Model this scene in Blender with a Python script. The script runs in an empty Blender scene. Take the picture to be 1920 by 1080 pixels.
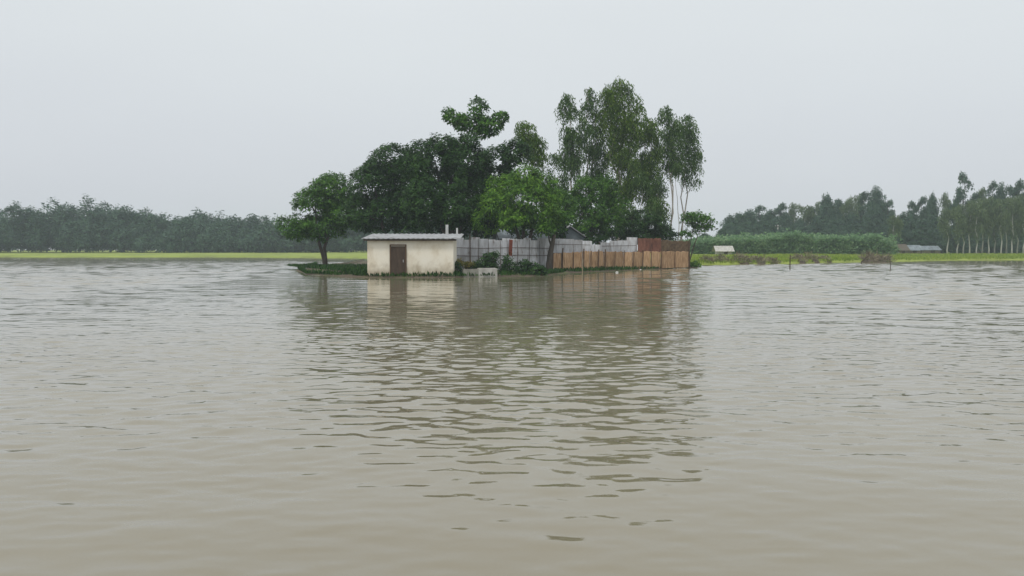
import bpy, math, random
import numpy as np
from mathutils import Vector, Matrix

sc = bpy.context.scene
C = sc.collection
PI = math.pi
random.seed(7)
RNG = np.random.default_rng(11)

# ------------------------------------------------------------------ camera
CAM_Z, F, HZ = 1.7, 1600.0, 468.0          # eye height (m), focal length and horizon row in 1920-wide pixels
PITCH = math.atan((540.0 - HZ) / F)
cam = bpy.data.cameras.new('camera')
cam.sensor_width = 36.0
cam.lens = 36.0 * F / 1920.0
cam.clip_start, cam.clip_end = 0.1, 5000.0
cam_ob = bpy.data.objects.new('camera', cam)
C.objects.link(cam_ob)
cam_ob.location = (0, 0, CAM_Z)
cam_ob.rotation_euler = (PI / 2 - PITCH, 0, 0)
sc.camera = cam_ob

# ------------------------------------------------------------------ world: overcast daylight
SUN_EL, SUN_AZ = math.radians(58), math.radians(215)   # azimuth clockwise from +Y
W = bpy.data.worlds.new('World')
sc.world = W
W.use_nodes = True
wt = W.node_tree
wt.nodes.clear()
w_out = wt.nodes.new('ShaderNodeOutputWorld')
sky = wt.nodes.new('ShaderNodeTexSky')
sky.sky_type = 'NISHITA'
sky.sun_disc = False
sky.sun_elevation, sky.sun_rotation = SUN_EL, SUN_AZ
sky.air_density, sky.dust_density = 1.0, 3.0
bg_s = wt.nodes.new('ShaderNodeBackground')
bg_s.inputs['Strength'].default_value = 0.09
wt.links.new(sky.outputs['Color'], bg_s.inputs['Color'])
tc = wt.nodes.new('ShaderNodeTexCoord')
sep = wt.nodes.new('ShaderNodeSeparateXYZ')
wt.links.new(tc.outputs['Generated'], sep.inputs[0])
cn = wt.nodes.new('ShaderNodeTexNoise')
cn.inputs['Scale'].default_value = 1.6
cn.inputs['Detail'].default_value = 3.0
mp = wt.nodes.new('ShaderNodeMapping')
mp.inputs['Scale'].default_value = (1, 1, 3.0)
wt.links.new(tc.outputs['Generated'], mp.inputs[0])
wt.links.new(mp.outputs[0], cn.inputs['Vector'])
ma = wt.nodes.new('ShaderNodeMath')
ma.operation = 'MULTIPLY_ADD'
ma.inputs[1].default_value = 0.20
wt.links.new(cn.outputs['Fac'], ma.inputs[0])
wt.links.new(sep.outputs['Z'], ma.inputs[2])
ramp = wt.nodes.new('ShaderNodeValToRGB')
ce = ramp.color_ramp.elements
ce[0].position, ce[0].color = 0.0, (0.625, 0.64, 0.69, 1)
ce[1].position, ce[1].color = 1.0, (1.10, 1.12, 1.14, 1)
e = ce.new(0.13); e.color = (0.645, 0.672, 0.722, 1)
e = ce.new(0.36); e.color = (0.77, 0.81, 0.83, 1)
wt.links.new(ma.outputs[0], ramp.inputs['Fac'])
bg_c = wt.nodes.new('ShaderNodeBackground')
bg_c.inputs['Strength'].default_value = 1.0
wt.links.new(ramp.outputs['Color'], bg_c.inputs['Color'])
mixw = wt.nodes.new('ShaderNodeMixShader')
mixw.inputs[0].default_value = 0.92
wt.links.new(bg_s.outputs[0], mixw.inputs[1])
wt.links.new(bg_c.outputs[0], mixw.inputs[2])
wt.links.new(mixw.outputs[0], w_out.inputs['Surface'])

sun = bpy.data.lights.new('sun', 'SUN')
sun.energy = 1.5
sun.angle = math.radians(11)
sun.color = (1.0, 0.96, 0.9)
sun_ob = bpy.data.objects.new('sun', sun)
C.objects.link(sun_ob)
sd = Vector((math.sin(SUN_AZ) * math.cos(SUN_EL), math.cos(SUN_AZ) * math.cos(SUN_EL), math.sin(SUN_EL)))
sun_ob.rotation_euler = (-sd).to_track_quat('-Z', 'Y').to_euler()
sun_ob.location = sd * 60

sc.view_settings.view_transform = 'Standard'
sc.view_settings.look = 'None'
sc.view_settings.exposure = 0.0
sc.view_settings.gamma = 1.0
sc.view_settings.use_curve_mapping = False
sc.render.engine = 'CYCLES'
sc.cycles.max_bounces = 6
sc.cycles.diffuse_bounces = 3
sc.cycles.glossy_bounces = 3
sc.cycles.transmission_bounces = 3
sc.cycles.volume_bounces = 1
sc.cycles.use_denoising = True

# ------------------------------------------------------------------ helpers
def ray(px, py):
    """direction through a pixel of the 1920 x 1080 photograph, scaled to unit Y"""
    u, v = (px - 960.0), (540.0 - py)
    ca, sa = math.cos(PITCH), math.sin(PITCH)
    y = F * ca + v * sa
    return u / y, (v * ca - F * sa) / y

def at(px, py, Y):
    """world point at depth Y (m) seen at that pixel"""
    a, b = ray(px, py)
    return Vector((a * Y, Y, CAM_Z + b * Y))

def wx(px, Y):
    return at(px, HZ, Y).x

def link(o, parent=None):
    C.objects.link(o)
    if parent is not None:
        o.parent = parent
    return o

def tag(o, label=None, cat=None, group=None, kind=None):
    for k, v in (('label', label), ('category', cat), ('group', group), ('kind', kind)):
        if v:
            o[k] = v
    return o

def thing(name, loc, label, cat, group=None, rz=0.0):
    o = bpy.data.objects.new(name, None)
    o.empty_display_size = 0.3
    o.location = loc
    o.rotation_euler = (0, 0, rz)
    link(o)
    return tag(o, label, cat, group)

def np_mesh(name, V, Q, mat=None, smooth=False):
    """mesh from (n,3) vertices and (m,4) or (m,3) faces"""
    V = np.asarray(V, np.float32); Q = np.asarray(Q, np.int32)
    me = bpy.data.meshes.new(name)
    n, m, k = len(V), len(Q), Q.shape[1]
    me.vertices.add(n)
    me.vertices.foreach_set('co', V.ravel())
    me.loops.add(m * k)
    me.loops.foreach_set('vertex_index', Q.ravel())
    me.polygons.add(m)
    me.polygons.foreach_set('loop_start', np.arange(0, m * k, k, dtype=np.int32))
    me.polygons.foreach_set('loop_total', np.full(m, k, np.int32))
    if smooth:
        me.polygons.foreach_set('use_smooth', np.ones(m, bool))
    me.update(calc_edges=True)
    if mat:
        me.materials.append(mat)
    return me

def put(name, me, parent=None, loc=(0, 0, 0), rot=(0, 0, 0)):
    o = bpy.data.objects.new(name, me)
    if name in ('crown', 'foliage', 'stem', 'dry_stalks'):
        o['kind'] = 'stuff'                 # leaves and twigs too small to pick apart
    o.location = loc
    o.rotation_euler = rot
    return link(o, parent)

class MB:
    """collects boxes and tubes for ONE mesh object"""
    def __init__(s):
        s.v, s.f = [], []
    def box(s, c, d, rz=0.0, jit=0.0, rx=0.0):
        M = Matrix.Translation(c) @ Matrix.Rotation(rz, 4, 'Z') @ Matrix.Rotation(rx, 4, 'X')
        b = len(s.v)
        for x in (-.5, .5):
            for y in (-.5, .5):
                for z in (-.5, .5):
                    p = M @ Vector((x * d[0], y * d[1], z * d[2]))
                    s.v.append((p.x + random.uniform(-jit, jit), p.y + random.uniform(-jit, jit), p.z + random.uniform(-jit, jit)))
        for q in ((0, 1, 3, 2), (4, 6, 7, 5), (0, 4, 5, 1), (2, 3, 7, 6), (0, 2, 6, 4), (1, 5, 7, 3)):
            s.f.append([b + i for i in q])
        return s
    def tube(s, pts, rad, n=6, cap=True):
        pts = [Vector(p) for p in pts]
        b = len(s.v)
        for i, p in enumerate(pts):
            t = (pts[min(i + 1, len(pts) - 1)] - pts[max(i - 1, 0)]).normalized()
            a = t.cross(Vector((0, 1, 0.03)))
            if a.length < 1e-3:
                a = t.cross(Vector((1, 0, 0)))
            a.normalize(); c = t.cross(a)
            r = rad[i] if hasattr(rad, '__len__') else rad
            for k in range(n):
                w = 2 * PI * k / n
                s.v.append(tuple(p + a * (r * math.cos(w)) + c * (r * math.sin(w))))
        for i in range(len(pts) - 1):
            for k in range(n):
                s.f.append([b + i * n + k, b + i * n + (k + 1) % n, b + (i + 1) * n + (k + 1) % n, b + (i + 1) * n + k])
        if cap:
            s.f.append([b + k for k in range(n)][::-1])
            s.f.append([b + (len(pts) - 1) * n + k for k in range(n)])
        return s
    def mesh(s, name, mat, smooth=False):
        me = bpy.data.meshes.new(name)
        me.from_pydata(s.v, [], s.f)
        me.materials.append(mat)
        if smooth:
            me.polygons.foreach_set('use_smooth', np.ones(len(me.polygons), bool))
        me.update()
        return me
    def obj(s, name, mat, parent=None, smooth=False, loc=(0, 0, 0), rot=(0, 0, 0)):
        return put(name, s.mesh(name, mat, smooth), parent, loc, rot)

_K = np.random.default_rng(3)
_DIRS = [(_K.normal(size=(9, 3)), _K.uniform(0, 6.28, 9)) for _ in range(6)]
def noise3(P, scale, seed=0):
    """cheap smooth pseudo noise, roughly -1..1"""
    D, ph = _DIRS[seed % 6]
    P = np.asarray(P, float) * scale
    r = np.zeros(len(P))
    for d, p in zip(D, ph):
        r += np.sin(P @ d + p + 0.9 * np.sin(P @ d[::-1] * 0.63 + p * 2))
    return r / 4.2

# ------------------------------------------------------------------ materials
def mat(name):
    m = bpy.data.materials.new(name)
    m.use_nodes = True
    nt = m.node_tree
    return m, nt, nt.nodes['Principled BSDF']

def ramp_node(nt, stops):
    r = nt.nodes.new('ShaderNodeValToRGB')
    els = r.color_ramp.elements
    els[0].position, els[0].color = stops[0][0], (*stops[0][1], 1)
    els[1].position, els[1].color = stops[-1][0], (*stops[-1][1], 1)
    for p, c in stops[1:-1]:
        k = els.new(p); k.color = (*c, 1)
    return r

def noisy(name, stops, scale=3.0, detail=6.0, stretch=(1, 1, 1), rough=0.8, bump=0.0, bscale=20.0, objrand=0.0, spec=0.3, metal=0.0):
    m, nt, b = mat(name)
    t = nt.nodes.new('ShaderNodeTexCoord')
    mpn = nt.nodes.new('ShaderNodeMapping')
    mpn.inputs['Scale'].default_value = stretch
    nt.links.new(t.outputs['Object'], mpn.inputs[0])
    oi = nt.nodes.new('ShaderNodeObjectInfo')
    off = nt.nodes.new('ShaderNodeVectorMath'); off.operation = 'SCALE'
    off.inputs[0].default_value = (37, 53, 71)
    nt.links.new(oi.outputs['Random'], off.inputs['Scale'])
    nt.links.new(off.outputs[0], mpn.inputs['Location'])
    n = nt.nodes.new('ShaderNodeTexNoise')
    n.inputs['Scale'].default_value = scale
    n.inputs['Detail'].default_value = detail
    n.inputs['Roughness'].default_value = 0.65
    nt.links.new(mpn.outputs[0], n.inputs['Vector'])
    r = ramp_node(nt, stops)
    nt.links.new(n.outputs['Fac'], r.inputs['Fac'])
    out = r.outputs['Color']
    if objrand:
        hs = nt.nodes.new('ShaderNodeHueSaturation')
        mr = nt.nodes.new('ShaderNodeMapRange')
        mr.inputs['To Min'].default_value = 1 - objrand
        mr.inputs['To Max'].default_value = 1 + objrand
        nt.links.new(oi.outputs['Random'], mr.inputs['Value'])
        nt.links.new(mr.outputs[0], hs.inputs['Value'])
        nt.links.new(out, hs.inputs['Color'])
        out = hs.outputs['Color']
    nt.links.new(out, b.inputs['Base Color'])
    b.inputs['Roughness'].default_value = rough
    b.inputs['Specular IOR Level'].default_value = spec
    b.inputs['Metallic'].default_value = metal
    if bump:
        n2 = nt.nodes.new('ShaderNodeTexNoise')
        n2.inputs['Scale'].default_value = bscale
        n2.inputs['Detail'].default_value = 5
        nt.links.new(mpn.outputs[0], n2.inputs['Vector'])
        bp = nt.nodes.new('ShaderNodeBump')
        bp.inputs['Strength'].default_value = bump
        bp.inputs['Distance'].default_value = 0.03
        nt.links.new(n2.outputs['Fac'], bp.inputs['Height'])
        nt.links.new(bp.outputs[0], b.inputs['Normal'])
    return m

def leafmat(name, cols, transl=0.25, patch=0.5):
    """leaf colour differs from leaf to leaf and from bough to bough"""
    m, nt, b = mat(name)
    g = nt.nodes.new('ShaderNodeNewGeometry')
    t = nt.nodes.new('ShaderNodeTexCoord')
    n = nt.nodes.new('ShaderNodeTexNoise')
    n.inputs['Scale'].default_value = patch
    n.inputs['Detail'].default_value = 2
    nt.links.new(t.outputs['Object'], n.inputs['Vector'])
    mx = nt.nodes.new('ShaderNodeMix')
    mx.inputs['Factor'].default_value = 0.6
    nt.links.new(g.outputs['Random Per Island'], mx.inputs['A'])
    nt.links.new(n.outputs['Fac'], mx.inputs['B'])
    r = ramp_node(nt, [(0.28, cols[0]), (0.5, cols[1]), (0.72, cols[2])])
    nt.links.new(mx.outputs[0], r.inputs['Fac'])
    nt.links.new(r.outputs['Color'], b.inputs['Base Color'])
    b.inputs['Roughness'].default_value = 0.5
    b.inputs['Specular IOR Level'].default_value = 0.18
    tr = nt.nodes.new('ShaderNodeBsdfTranslucent')
    nt.links.new(r.outputs['Color'], tr.inputs['Color'])
    ms = nt.nodes.new('ShaderNodeMixShader')
    ms.inputs[0].default_value = transl
    nt.links.new(b.outputs[0], ms.inputs[1])
    nt.links.new(tr.outputs[0], ms.inputs[2])
    nt.links.new(ms.outputs[0], nt.nodes['Material Output'].inputs['Surface'])
    return m

M = {}
M['leaf_dark'] = leafmat('leaf_dark', [(.010, .034, .007), (.024, .072, .012), (.055, .130, .022)])
M['leaf_mid'] = leafmat('leaf_mid', [(.022, .068, .009), (.052, .145, .016), (.110, .240, .028)])
M['leaf_bright'] = leafmat('leaf_bright', [(.026, .080, .009), (.075, .185, .016), (.160, .310, .030)], 0.3)
M['leaf_gum'] = leafmat('leaf_gum', [(.030, .072, .018), (.064, .132, .028), (.120, .205, .046)], 0.3, .9)
M['leaf_gum_olive'] = leafmat('leaf_gum_olive', [(.034, .080, .010), (.080, .155, .018), (.155, .245, .032)], 0.3, .9)
M['leaf_far'] = leafmat('leaf_far', [(.030, .074, .042), (.046, .102, .056), (.070, .135, .072)])  # distance haze partly put into the leaf colour: bluer and lighter green
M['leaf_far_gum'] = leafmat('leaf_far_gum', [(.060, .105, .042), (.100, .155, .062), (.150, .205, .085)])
M['leaf_jute'] = leafmat('leaf_jute', [(.100, .190, .090), (.170, .300, .140), (.270, .390, .200)], 0.5, 0.25)
M['leaf_yellow'] = leafmat('leaf_yellow', [(.09, .12, .02), (.22, .20, .04), (.32, .25, .06)], 0.3, 2.0)
M['grass'] = leafmat('grass_blade', [(.14, .22, .03), (.22, .31, .04), (.33, .40, .06)], 0.3, 0.1)
M['straw'] = leafmat('straw_blade', [(.10, .085, .055), (.20, .17, .11), (.33, .29, .20)], 0.15, 0.8)
M['bark'] = noisy('bark', [(0.3, (.035, .028, .022)), (0.7, (.11, .09, .07))], 4, stretch=(1, 1, .3), rough=.95, bump=.5)
M['bark_pale'] = noisy('bark_pale', [(0.3, (.22, .20, .17)), (0.55, (.38, .35, .30)), (0.75, (.50, .48, .43))], 2.2, stretch=(1, 1, .35), rough=.85)
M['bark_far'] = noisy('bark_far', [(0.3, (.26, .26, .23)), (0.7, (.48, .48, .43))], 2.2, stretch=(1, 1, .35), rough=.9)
M['tin'] = noisy('weathered_tin', [(0.30, (.17, .12, .09)), (0.42, (.44, .44, .445)), (0.6, (.58, .59, .61)), (0.75, (.68, .69, .71))], 2.6, stretch=(1.6, 1, .45), rough=.6, objrand=.26)
M['tin_blue'] = noisy('blue_grey_tin', [(0.3, (.10, .12, .13)), (0.6, (.20, .24, .26)), (0.8, (.28, .32, .34))], 1.2, rough=.55, objrand=.15)
M['rust'] = noisy('rusted_tin', [(0.25, (.055, .025, .018)), (0.5, (.16, .065, .042)), (0.75, (.25, .12, .08))], 2.6, stretch=(1, 1, .6), rough=.9, objrand=.2, bump=.3)
M['rust_olive'] = noisy('mouldy_mat', [(0.25, (.04, .028, .018)), (0.5, (.13, .085, .05)), (0.75, (.21, .16, .09))], 4.0, rough=.95, objrand=.15, bump=.4)
M['mat'] = noisy('woven_bamboo_mat', [(0.30, (.13, .07, .035)), (0.42, (.36, .215, .11)), (0.56, (.50, .32, .18)), (0.70, (.68, .50, .33))], 1.5, stretch=(7.0, 7.0, 1.0), rough=.85, objrand=.24, bump=.3, bscale=40)
M['wood_dark'] = noisy('wet_timber', [(0.3, (.03, .02, .014)), (0.7, (.10, .07, .05))], 5, stretch=(1, 1, .2), rough=.9)
M['post_wood'] = noisy('post_wood', [(0.3, (.05, .03, .018)), (0.7, (.16, .10, .06))], 5, stretch=(1, 1, .2), rough=.9)
M['tin_roof'] = noisy('old_tin_roof', [(0.30, (.13, .11, .095)), (0.42, (.26, .265, .27)), (0.6, (.34, .35, .36)), (0.8, (.42, .43, .45))], 1.6, rough=.6, objrand=.1)
M['bamboo'] = noisy('bamboo_pole', [(0.3, (.20, .16, .10)), (0.7, (.36, .30, .20))], 5, stretch=(1, 1, .2), rough=.8)
M['cream'] = noisy('cream_plaster', [(0.25, (.60, .52, .38)), (0.5, (.80, .75, .63)), (0.8, (.84, .80, .70))], 1.0, stretch=(1, 1, .7), rough=.85, bump=.1)
M['stain'] = noisy('damp_plaster', [(0.3, (.09, .07, .05)), (0.7, (.20, .165, .12))], 3.0, rough=.9)
M['concrete'] = noisy('pale_concrete', [(0.25, (.26, .25, .22)), (0.5, (.42, .41, .38)), (0.8, (.52, .51, .47))], 2.4, rough=.9, bump=.3)
M['concrete_mossy'] = noisy('mossy_concrete', [(0.25, (.14, .135, .11)), (0.5, (.25, .245, .21)), (0.8, (.35, .34, .29))], 2.4, rough=.92, bump=.3)
M['white'] = noisy('white_paint', [(0.3, (.45, .46, .45)), (0.7, (.66, .67, .66))], 2.0, rough=.8)
M['thatch'] = noisy('thatch', [(0.3, (.07, .062, .048)), (0.7, (.15, .13, .10))], 8.0, stretch=(1, 1, 3), rough=.95, bump=.5)
M['mud_wall'] = noisy('mud_wall', [(0.3, (.14, .115, .09)), (0.7, (.26, .22, .17))], 2.0, rough=.95)
M['red_cloth'] = noisy('rust_red_sheet', [(0.3, (.12, .03, .018)), (0.7, (.30, .085, .05))], 2.5, rough=.9)
M['plastic'] = noisy('white_plastic', [(0.3, (.60, .60, .57)), (0.7, (.75, .75, .72))], 4.0, rough=.5)
M['soil'] = noisy('wet_soil', [(0.3, (.055, .042, .028)), (0.5, (.10, .08, .055)), (0.62, (.075, .095, .03)), (0.8, (.12, .15, .04))], 0.8, rough=.95, bump=.5, bscale=6)
M['field'] = noisy('field_grass', [(0.25, (.12, .13, .05)), (0.45, (.20, .25, .045)), (0.65, (.26, .32, .06)), (0.85, (.24, .21, .10))], 0.12, detail=8, rough=.95, bump=.6, bscale=5)

# damp tide line low on the plaster
nt = M['cream'].node_tree
b = nt.nodes['Principled BSDF']
src = b.inputs['Base Color'].links[0].from_socket
t = nt.nodes.new('ShaderNodeTexCoord')
sx = nt.nodes.new('ShaderNodeSeparateXYZ')
nt.links.new(t.outputs['Object'], sx.inputs[0])
n = nt.nodes.new('ShaderNodeTexNoise')
n.inputs['Scale'].default_value = 2.5
n.inputs['Detail'].default_value = 6
nt.links.new(t.outputs['Object'], n.inputs['Vector'])
m1 = nt.nodes.new('ShaderNodeMath'); m1.operation = 'MULTIPLY_ADD'
m1.inputs[1].default_value = -1.3
nt.links.new(n.outputs['Fac'], m1.inputs[0])
nt.links.new(sx.outputs['Z'], m1.inputs[2])
mr = nt.nodes.new('ShaderNodeMapRange')
mr.inputs['From Min'].default_value = -.45
mr.inputs['From Max'].default_value = .25
mr.inputs['To Min'].default_value = 0.75
mr.inputs['To Max'].default_value = 0.0
nt.links.new(m1.outputs[0], mr.inputs['Value'])
mx = nt.nodes.new('ShaderNodeMix'); mx.data_type = 'RGBA'
nt.links.new(mr.outputs[0], mx.inputs['Factor'])
nt.links.new(src, [q for q in mx.inputs if q.type == 'RGBA'][0])
[q for q in mx.inputs if q.type == 'RGBA'][1].default_value = (.36, .29, .19, 1)
nt.links.new([q for q in mx.outputs if q.type == 'RGBA'][0], b.inputs['Base Color'])

# water: silty, glossy
mw, nt, b = mat('silty_flood_water')
t = nt.nodes.new('ShaderNodeTexCoord')
n = nt.nodes.new('ShaderNodeTexNoise')
n.inputs['Scale'].default_value = 0.12
n.inputs['Detail'].default_value = 4
nt.links.new(t.outputs['Object'], n.inputs['Vector'])
r = ramp_node(nt, [(0.3, (.184, .159, .100)), (0.7, (.214, .194, .134))])
nt.links.new(n.outputs['Fac'], r.inputs['Fac'])
nt.links.new(r.outputs['Color'], b.inputs['Base Color'])
# unresolved wind ripples: open water is rougher than the sheltered strip before the village
sx = nt.nodes.new('ShaderNodeSeparateXYZ')
nt.links.new(t.outputs['Object'], sx.inputs[0])
def mrange(sock, a, b_, c, d):
    q = nt.nodes.new('ShaderNodeMapRange')
    q.interpolation_type = 'SMOOTHSTEP'
    for nm, v in (('From Min', a), ('From Max', b_), ('To Min', c), ('To Max', d)):
        q.inputs[nm].default_value = v
    nt.links.new(sock, q.inputs['Value'])
    return q.outputs[0]
def mth(op, a, b_):
    q = nt.nodes.new('ShaderNodeMath')
    q.operation = op
    for k_, v in enumerate((a, b_)):
        if isinstance(v, float):
            q.inputs[k_].default_value = v
        else:
            nt.links.new(v, q.inputs[k_])
    return q.outputs[0]
openw = mth('MAXIMUM', mrange(sx.outputs['X'], 5.0, 17.0, 0.0, 1.0), mrange(sx.outputs['X'], -12.0, -26.0, 0.0, 1.0))
rgh = mth('MULTIPLY', mth('MULTIPLY', openw, mrange(sx.outputs['Y'], 14.0, 45.0, 0.0, 1.0)), mrange(n.outputs['Fac'], 0.35, 0.6, 0.02, 0.06))
nt.links.new(mth('ADD', rgh, 0.04), b.inputs['Roughness'])
b.inputs['IOR'].default_value = 1.6
mpn = nt.nodes.new('ShaderNodeMapping')
mpn.inputs['Scale'].default_value = (0.42, 1.0, 1.0)
nt.links.new(t.outputs['Object'], mpn.inputs[0])
n1 = nt.nodes.new('ShaderNodeTexNoise')
n1.inputs['Scale'].default_value = 3.2
n1.inputs['Detail'].default_value = 3
n1.inputs['Distortion'].default_value = 0.4
nt.links.new(mpn.outputs[0], n1.inputs['Vector'])
n2 = nt.nodes.new('ShaderNodeTexNoise')           # wind patches
n2.inputs['Scale'].default_value = 0.09
n2.inputs['Detail'].default_value = 3
nt.links.new(mpn.outputs[0], n2.inputs['Vector'])
rp = nt.nodes.new('ShaderNodeMapRange')
rp.inputs['From Min'].default_value = 0.42
rp.inputs['From Max'].default_value = 0.62
rp.inputs['To Min'].default_value = 0.06
rp.inputs['To Max'].default_value = 0.34
nt.links.new(n2.outputs['Fac'], rp.inputs['Value'])
bp = nt.nodes.new('ShaderNodeBump')
bp.inputs['Distance'].default_value = 0.05
nt.links.new(rp.outputs[0], bp.inputs['Strength'])
nt.links.new(n1.outputs['Fac'], bp.inputs['Height'])
nt.links.new(bp.outputs[0], b.inputs['Normal'])
M['water'] = mw

# ------------------------------------------------------------------ water: rippled sheet, fine near the shore one stands on
def smooth01(x, a, b):
    t_ = np.clip((x - a) / (b - a), 0, 1)
    return t_ * t_ * (3 - 2 * t_)

def build_water():
    step, y0, y1, tm = 0.0042, 2.4, 150.0, 1.1
    ys = y0 * np.exp(np.arange(0, math.log(y1 / y0), step))
    ys = np.append(ys, [165, 190, 230, 300, 420, 620])
    ts = np.linspace(-tm, tm, 430)
    Y, T = np.meshgrid(ys, ts, indexing='ij')
    X = T * Y
    P = np.stack([X.ravel(), Y.ravel(), np.zeros(X.size)], 1)
    wxn = 0.30 * noise3(P, 0.35, 1).reshape(X.shape)
    wyn = 0.30 * noise3(P, 0.35, 2).reshape(X.shape)
    Q = P * np.array([0.45, 1.0, 1.0])
    patch = smooth01(noise3(Q, 0.16, 3).reshape(X.shape) + 0.5 * noise3(Q, 0.45, 4).reshape(X.shape), -0.7, 0.9)
    chop = 0.25 + 1.0 * patch
    chop *= 0.55 + 0.75 * smooth01(Y, 9, 17)
    near = 0.72 + 0.36 * smooth01(Y, 5.0, 9.0)
    g = np.random.default_rng(21)
    Z = np.zeros_like(X)
    cell = np.maximum(0.0045, 2 * tm / 430 * 0.6) * Y
    opn = np.maximum(smooth01(X, 4, 15), smooth01(-X, 12, 24)) * smooth01(Y, 14, 30)     # wind reaches the open water
    opn *= 0.55 + 0.75 * smooth01(noise3(Q, 0.11, 5).reshape(X.shape), -0.6, 0.8)
    for lo, hi, n_, slope, md in ((1.6, 3.4, 10, .009, near), (.75, 2.2, 40, .085, 0.10 + opn), (.30, .70, 36, .040, near * (0.5 + 0.6 * patch)), (.13, .32, 48, .072, chop * near)):
        for _ in range(n_):
            lam = math.exp(g.uniform(math.log(lo), math.log(hi)))
            th = g.normal(0.10, 0.42 if lo > .7 else 0.62)
            k = 2 * PI / lam
            a = slope * math.sqrt(2.0 / n_) / k
            fade = smooth01(lam / cell, 2.0, 4.2)
            ph = k * ((X + wxn) * math.sin(th) + (Y + wyn) * math.cos(th)) + g.uniform(0, 6.28)
            s_ = np.sin(ph)
            Z += a * md * fade * (s_ + 0.12 * np.cos(2 * ph))
    edge = smooth01(tm - np.abs(T), 0.0, 0.12) * smooth01(Y, y0, y0 * 1.15) * (1 - smooth01(Y, 120, 150))
    Z *= edge
    nr, nc = X.shape
    V = np.stack([X.ravel(), Y.ravel(), Z.ravel()], 1)
    i = np.arange(nr * nc).reshape(nr, nc)
    Fq = np.stack([i[:-1, :-1], i[:-1, 1:], i[1:, 1:], i[1:, :-1]], -1).reshape(-1, 4)
    # open water to the sides and behind
    B = 760.0
    ysv = np.array(ys)
    Lv = np.stack([np.full(nr, -B), ysv, np.zeros(nr)], 1)
    Rv = np.stack([np.full(nr, B), ysv, np.zeros(nr)], 1)
    b0 = nr * nc
    V = np.concatenate([V, Lv, Rv, [[-B, -40, 0], [B, -40, 0], [-B, y0, 0], [B, y0, 0]]])
    il, ir = b0 + np.arange(nr), b0 + nr + np.arange(nr)
    Fl = np.stack([il[:-1], i[:-1, 0], i[1:, 0], il[1:]], -1)
    Fr = np.stack([i[:-1, -1], ir[:-1], ir[1:], i[1:, -1]], -1)
    c = b0 + 2 * nr
    Fq = np.concatenate([Fq, Fl, Fr, [[c, c + 1, c + 3, c + 2]]])
    return np_mesh('water', V, Fq, M['water'], True)
tag(put('water', build_water()), kind='structure', label='brown silty flood water with small wind ripples')

# ------------------------------------------------------------------ land
def land(name, front, backs, mat_, bumpy=0.05):
    """ground swept back from a shoreline polyline; backs = (distance behind, height)"""
    pts = []
    for (a, b_) in zip(front[:-1], front[1:]):
        a, b_ = Vector(a), Vector(b_)
        n_ = max(1, int((b_ - a).length / 1.5))
        pts += [a.lerp(b_, k / n_) for k in range(n_)]
    pts.append(Vector(front[-1]))
    n_ = len(pts)
    V = []
    for d, h in backs:
        for j, p in enumerate(pts):
            q = pts[min(j + 2, n_ - 1)] - pts[max(j - 2, 0)]
            nrm = Vector((-q.y, q.x)).normalized()
            nrm = (nrm * max(0, 1 - abs(d) / 12) + Vector((0, 1)) * min(1, abs(d) / 12))
            jit = 0.25 * math.sin(j * 1.7) + 0.2 * math.sin(j * 0.63 + 1) if abs(d) < 6 else 0
            w = p + nrm * (d + jit)
            V.append((w.x, w.y, h + (random.uniform(-bumpy, bumpy) if h > 0.1 else 0)))
    m_ = len(backs)
    Fq = [[r_ * n_ + j, r_ * n_ + j + 1, (r_ + 1) * n_ + j + 1, (r_ + 1) * n_ + j] for r_ in range(m_ - 1) for j in range(n_ - 1)]
    return tag(put(name, np_mesh(name, V, Fq, mat_, True)), kind='structure')

def shore(px, py):
    a, b_ = ray(px, py)
    Y = -CAM_Z / b_
    return (a * Y, Y)

far_front = [(-420, 210), (-200, 195), (-60, 190), (-10, 150), (8, 110), shore(1290, 497.5), shore(1330, 497), shore(1400, 496), shore(1480, 494.5),
             shore(1560, 492.5), shore(1640, 491), shore(1720, 489.5), shore(1820, 488.3), shore(1920, 487.5), (130, 142), (260, 150), (500, 170)]
land('far_bank', far_front, [(-1.5, -.4), (0, 0.0), (.5, .26), (3, .36), (10, .42), (28, .72), (60, .95), (140, 1.2), (330, 1.3)], M['field'])
village_front = [(-21, 92), (-17.5, 70), (-14, 58), (-9, 52.6), (-7.5, 51.9), shore(850, 520.5), shore(868, 519.5), shore(933, 519), shore(990, 517.5), shore(1030, 515.5),
                 shore(1060, 511.5), shore(1140, 508.5), shore(1220, 505.5), shore(1285, 502.6), (17.2, 79), (18.0, 84), (17.6, 92), (16.0, 100)]
land('village_ground', village_front, [(-1.0, -.35), (0, 0.02), (.5, .12), (1.6, .2), (5, .3), (30, .4)], M['soil'])

# ------------------------------------------------------------------ vegetation builders
def unit(a):
    return a / (np.linalg.norm(a, axis=1, keepdims=True) + 1e-9)

def leaf_mesh(name, P, D, N, L, Wd, m, fold=0.15):
    D = unit(D)
    S = unit(np.cross(D, N))
    N = np.cross(S, D)
    L = np.broadcast_to(np.asarray(L, float), (len(P),))[:, None]
    Wd = np.broadcast_to(np.asarray(Wd, float), (len(P),))[:, None]
    mid = P + D * L * 0.45
    v = np.stack([P, mid + S * Wd * .5 + N * Wd * fold, P + D * L, mid - S * Wd * .5 + N * Wd * fold], 1).reshape(-1, 3)
    q = np.arange(len(P) * 4).reshape(-1, 4)
    return np_mesh(name, v, q, m)

def rnd_dirs(n_, g, up=0.0):
    d = g.normal(size=(n_, 3)); d[:, 2] += up
    return unit(d)

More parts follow.
